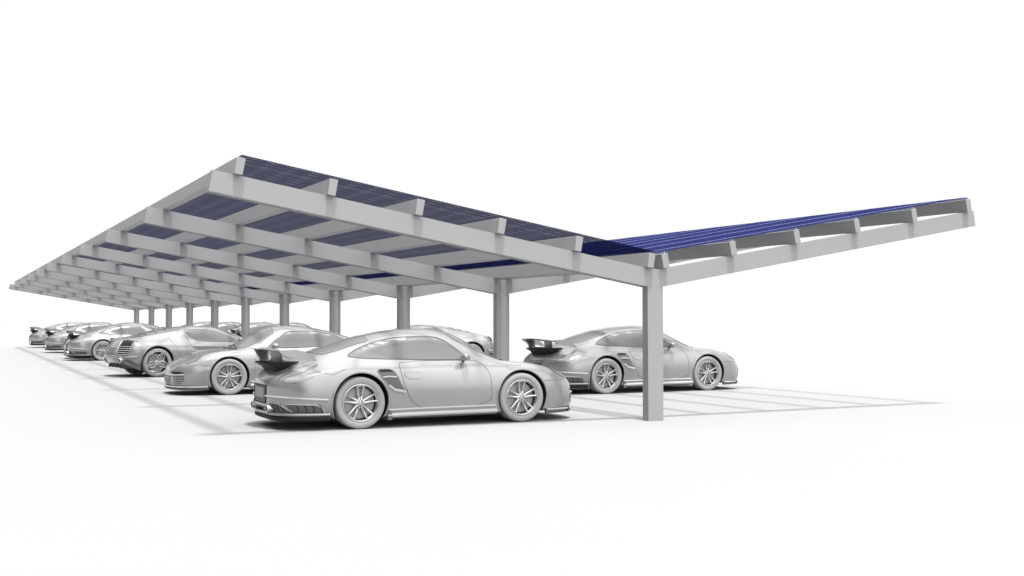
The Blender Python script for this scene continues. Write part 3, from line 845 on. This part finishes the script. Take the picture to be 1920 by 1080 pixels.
    vs = [(-1.72, -.86, .16), (-1.72, .86, .16), (-2.10, .80, .33), (-2.10, -.80, .33), (-1.72, -.86, .26), (-1.72, .86, .26), (-2.08, .80, .42), (-2.08, -.80, .42)]
    mb.add(vs, [(0, 3, 2, 1), (4, 5, 6, 7), (0, 1, 5, 4), (1, 2, 6, 5), (2, 3, 7, 6), (3, 0, 4, 7)], 0, False)
    for yy in (-.6, -.3, 0, .3, .6):
        mb.box((-2.08, yy - .008, .22), (-1.74, yy + .008, .30), 0)
    mb.build('diffuser', M['mid'], root)
    mb = MB(); sf.patch(mb, 'rear', [(-.28, .72), (.28, .72), (.26, .54), (-.26, .54)], 1, .004, .04, 0); mb.build('plate_recess', [M['mid']], root)
    ws = round_poly([(.38, .54), (.62, .60), (.95, .68), (1.12, .69), (1.20, .5), (1.24, 0), (1.20, -.5), (1.12, -.69), (.95, -.68), (.62, -.60), (.38, -.54), (.34, 0)], 1)
    mb = MB(); sf.patch(mb, 'top', ws, 1, .003, .05); sf.outline(mb, 'top', ws, 1, .005, .001, 1); mb.build('windshield', [M['glass'], M['mid']], root, 50)
    rw = [(-.62, .50), (-1.75, .46), (-1.80, 0), (-1.75, -.46), (-.62, -.50), (-.56, 0)]
    mb = MB(); sf.patch(mb, 'top', rw, 1, .003, .06); sf.outline(mb, 'top', rw, 1, .004, .001, 1)
    for xx in (-.95, -1.2, -1.45): mb.tube(sf.line('top', [(xx, -.44), (xx, .44)], 1, .006), .008, 6, 1)
    mb.build('rear_window', [M['glass'], M['seam']], root, 50)
    mb = MB(); mb.tube(sf.line('rear', [(-.80, .905), (-.4, .915), (0, .918), (.4, .915), (.80, .905)], 1, .01), .014, 8); mb.build('tail_lip', M['trim'], root)
    mb = MB(); mb.tube(sf.line('top', [(1.21, .5), (1.16, .2), (1.12, -.1)], 1, .012), .006, 6); mb.build('wiper', M['dark'], root)
    mb = MB(); sf.patch(mb, 'front', [(-.32, .54), (.32, .54), (.30, .26), (-.30, .26)], 1, .003, .03, 0)
    for zz in (.50, .45, .40, .35, .30): mb.tube(sf.line('front', [(-.30, zz), (.30, zz)], 1, .009), .006, 6, 1)
    mb.build('grille', [M['dark'], M['trim']], root)
    return root

GL = 'cars parked under the left wing of the carport'
GR = 'cars parked under the right wing of the carport'
CY = 0.0
A_ = build_coupe('parked_car', 'large winged coupe nearest the viewer, left of the first column, nose to the right', (-2.81, 1.53, 0), 0, GL)
R_ = build_super('parked_car', 'grey supercar with slatted tail vents, tail outward to the left behind a nose-left coupe', (-2.99, 16.93, 0), math.radians(9), GL)
for o in bpy.data.objects: kids.setdefault(o.name, [])
for o in bpy.data.objects:
    if o.parent: kids[o.parent.name].append(o)

def place(src, x, y, rz, label, group):
    c = copy_tree(src); c.location = (x, y, 0); c.rotation_euler = (0, 0, rz); c['label'] = label; c['group'] = group
    return c
place(A_, -2.865, 9.07, PI, 'coupe with its nose to the left, between the nearest coupe and the slatted-tail supercar', GL)
place(A_, -2.855, 29.09, 0, 'winged coupe directly behind the slatted supercar tail, largest of the three far tails', GL)
place(A_, -2.83, 31.3, PI, 'mostly hidden pale coupe, only its nose peeping out between two winged tails', GL)
place(A_, -2.855, 39.15, 0, 'small winged coupe in the left row, middle one of the three far tails', GL)
place(A_, -2.855, 49.15, 0, 'farthest and leftmost winged coupe, its small tail ending the left row', GL)
place(A_, 3.625, 6.21, 0, 'winged coupe on the right side, crossed by the nearest column, nose to the right', GR)
place(R_, 3.47, 17.85, PI, 'pale supercar whose wheel and sloping tail show just above the windshield of the nearest coupe', GR)
place(A_, 2.62, 28.1, 0, 'far pale coupe showing above the roof of the nose-left coupe, dark spoiler beside a column', GR)
place(A_, 2.62, 32.7, 0, 'far pale coupe whose dark spoiler shows over the front roof pillar of the slatted-tail supercar', GR)
place(A_, 2.62, 38.6, 0, 'far pale coupe, just its roof and window showing right of the sixth column', GR)
place(A_, 2.62, 43.8, 0, 'farthest pale coupe, a sliver of roof showing just left of the sixth column', GR)

# ------------------------------------------------------------------ light
SKY_LOW, SKY_TOP, SKY_FILL = 0.0, 3.3, 2.7
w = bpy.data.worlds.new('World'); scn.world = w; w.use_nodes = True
N, L = w.node_tree.nodes, w.node_tree.links
bg = N['Background']
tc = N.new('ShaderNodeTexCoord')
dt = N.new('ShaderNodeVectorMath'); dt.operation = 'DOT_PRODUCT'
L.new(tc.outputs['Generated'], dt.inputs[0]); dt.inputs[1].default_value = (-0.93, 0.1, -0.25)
# overcast sky, its unseen parts shaped to light and shade faces: white ahead, dimmer low down behind and to the left, bright towards the zenith
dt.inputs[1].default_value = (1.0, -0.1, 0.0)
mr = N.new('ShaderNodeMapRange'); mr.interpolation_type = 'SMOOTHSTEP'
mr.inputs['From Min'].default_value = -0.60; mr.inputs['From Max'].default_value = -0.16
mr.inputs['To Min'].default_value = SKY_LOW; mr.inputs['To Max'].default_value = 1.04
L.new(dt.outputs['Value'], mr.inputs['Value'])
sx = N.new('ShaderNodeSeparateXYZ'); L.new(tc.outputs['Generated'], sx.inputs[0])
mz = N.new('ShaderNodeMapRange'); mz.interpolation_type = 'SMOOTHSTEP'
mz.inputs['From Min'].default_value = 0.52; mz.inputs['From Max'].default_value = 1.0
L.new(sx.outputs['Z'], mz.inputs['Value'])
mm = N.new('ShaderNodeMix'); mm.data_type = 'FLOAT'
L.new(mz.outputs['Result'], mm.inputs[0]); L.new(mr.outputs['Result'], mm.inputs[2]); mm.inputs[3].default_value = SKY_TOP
# added bright lobe in the unseen sky behind the viewer, brightens front faces
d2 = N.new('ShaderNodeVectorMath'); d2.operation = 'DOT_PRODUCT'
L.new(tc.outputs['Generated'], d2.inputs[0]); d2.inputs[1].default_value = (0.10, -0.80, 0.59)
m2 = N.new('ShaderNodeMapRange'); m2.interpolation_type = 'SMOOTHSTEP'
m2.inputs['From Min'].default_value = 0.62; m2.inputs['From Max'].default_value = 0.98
m2.inputs['To Min'].default_value = 0.0; m2.inputs['To Max'].default_value = SKY_FILL
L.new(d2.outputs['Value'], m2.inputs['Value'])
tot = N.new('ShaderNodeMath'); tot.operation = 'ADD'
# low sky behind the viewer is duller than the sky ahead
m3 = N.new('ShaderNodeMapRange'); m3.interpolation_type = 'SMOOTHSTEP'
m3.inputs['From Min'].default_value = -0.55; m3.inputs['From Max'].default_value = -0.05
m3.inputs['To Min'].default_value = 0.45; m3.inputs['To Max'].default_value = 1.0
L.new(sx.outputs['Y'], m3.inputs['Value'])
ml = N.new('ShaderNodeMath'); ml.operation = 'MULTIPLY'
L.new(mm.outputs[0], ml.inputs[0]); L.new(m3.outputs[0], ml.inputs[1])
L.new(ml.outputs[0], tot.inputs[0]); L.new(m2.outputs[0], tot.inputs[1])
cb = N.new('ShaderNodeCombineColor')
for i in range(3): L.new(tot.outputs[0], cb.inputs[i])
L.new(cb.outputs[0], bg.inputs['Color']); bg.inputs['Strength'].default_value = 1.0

sd = bpy.data.lights.new('sun', 'SUN'); sd.energy = 5.0; sd.angle = math.radians(5.0); sd.color = (1, .995, .985)
so = bpy.data.objects.new('sun', sd); C.objects.link(so)
dirn = Vector((0.02, 0.25, -1.0)).normalized()      # light travels this way
so.rotation_euler = dirn.to_track_quat('-Z', 'Y').to_euler(); so.location = (0, -10, 20)

# ------------------------------------------------------------------ camera
yaw, pitch, roll, f = 0.45, 0.026, -0.0009, 2189.3486
fw = Vector((math.sin(yaw) * math.cos(pitch), math.cos(yaw) * math.cos(pitch), math.sin(pitch)))
rt = Vector((math.cos(yaw), -math.sin(yaw), 0)); up = rt.cross(fw)
r2 = rt * math.cos(roll) + up * math.sin(roll); u2 = -rt * math.sin(roll) + up * math.cos(roll)
cd = bpy.data.cameras.new('camera'); cam = bpy.data.objects.new('camera', cd); C.objects.link(cam)
cd.sensor_width = 36; cd.lens = f * 36 / 1920; cd.clip_end = 5000; cd.clip_start = 0.1
cam.matrix_world = Matrix(((r2.x, u2.x, -fw.x, -8.8172), (r2.y, u2.y, -fw.y, -13.8835), (r2.z, u2.z, -fw.z, 1.4351), (0, 0, 0, 1)))
scn.camera = cam
scn.view_settings.view_transform = 'Standard'; scn.view_settings.look = 'None'
scn.view_settings.exposure = 0; scn.view_settings.gamma = 1
scn.cycles.max_bounces = 8; scn.cycles.transparent_max_bounces = 48
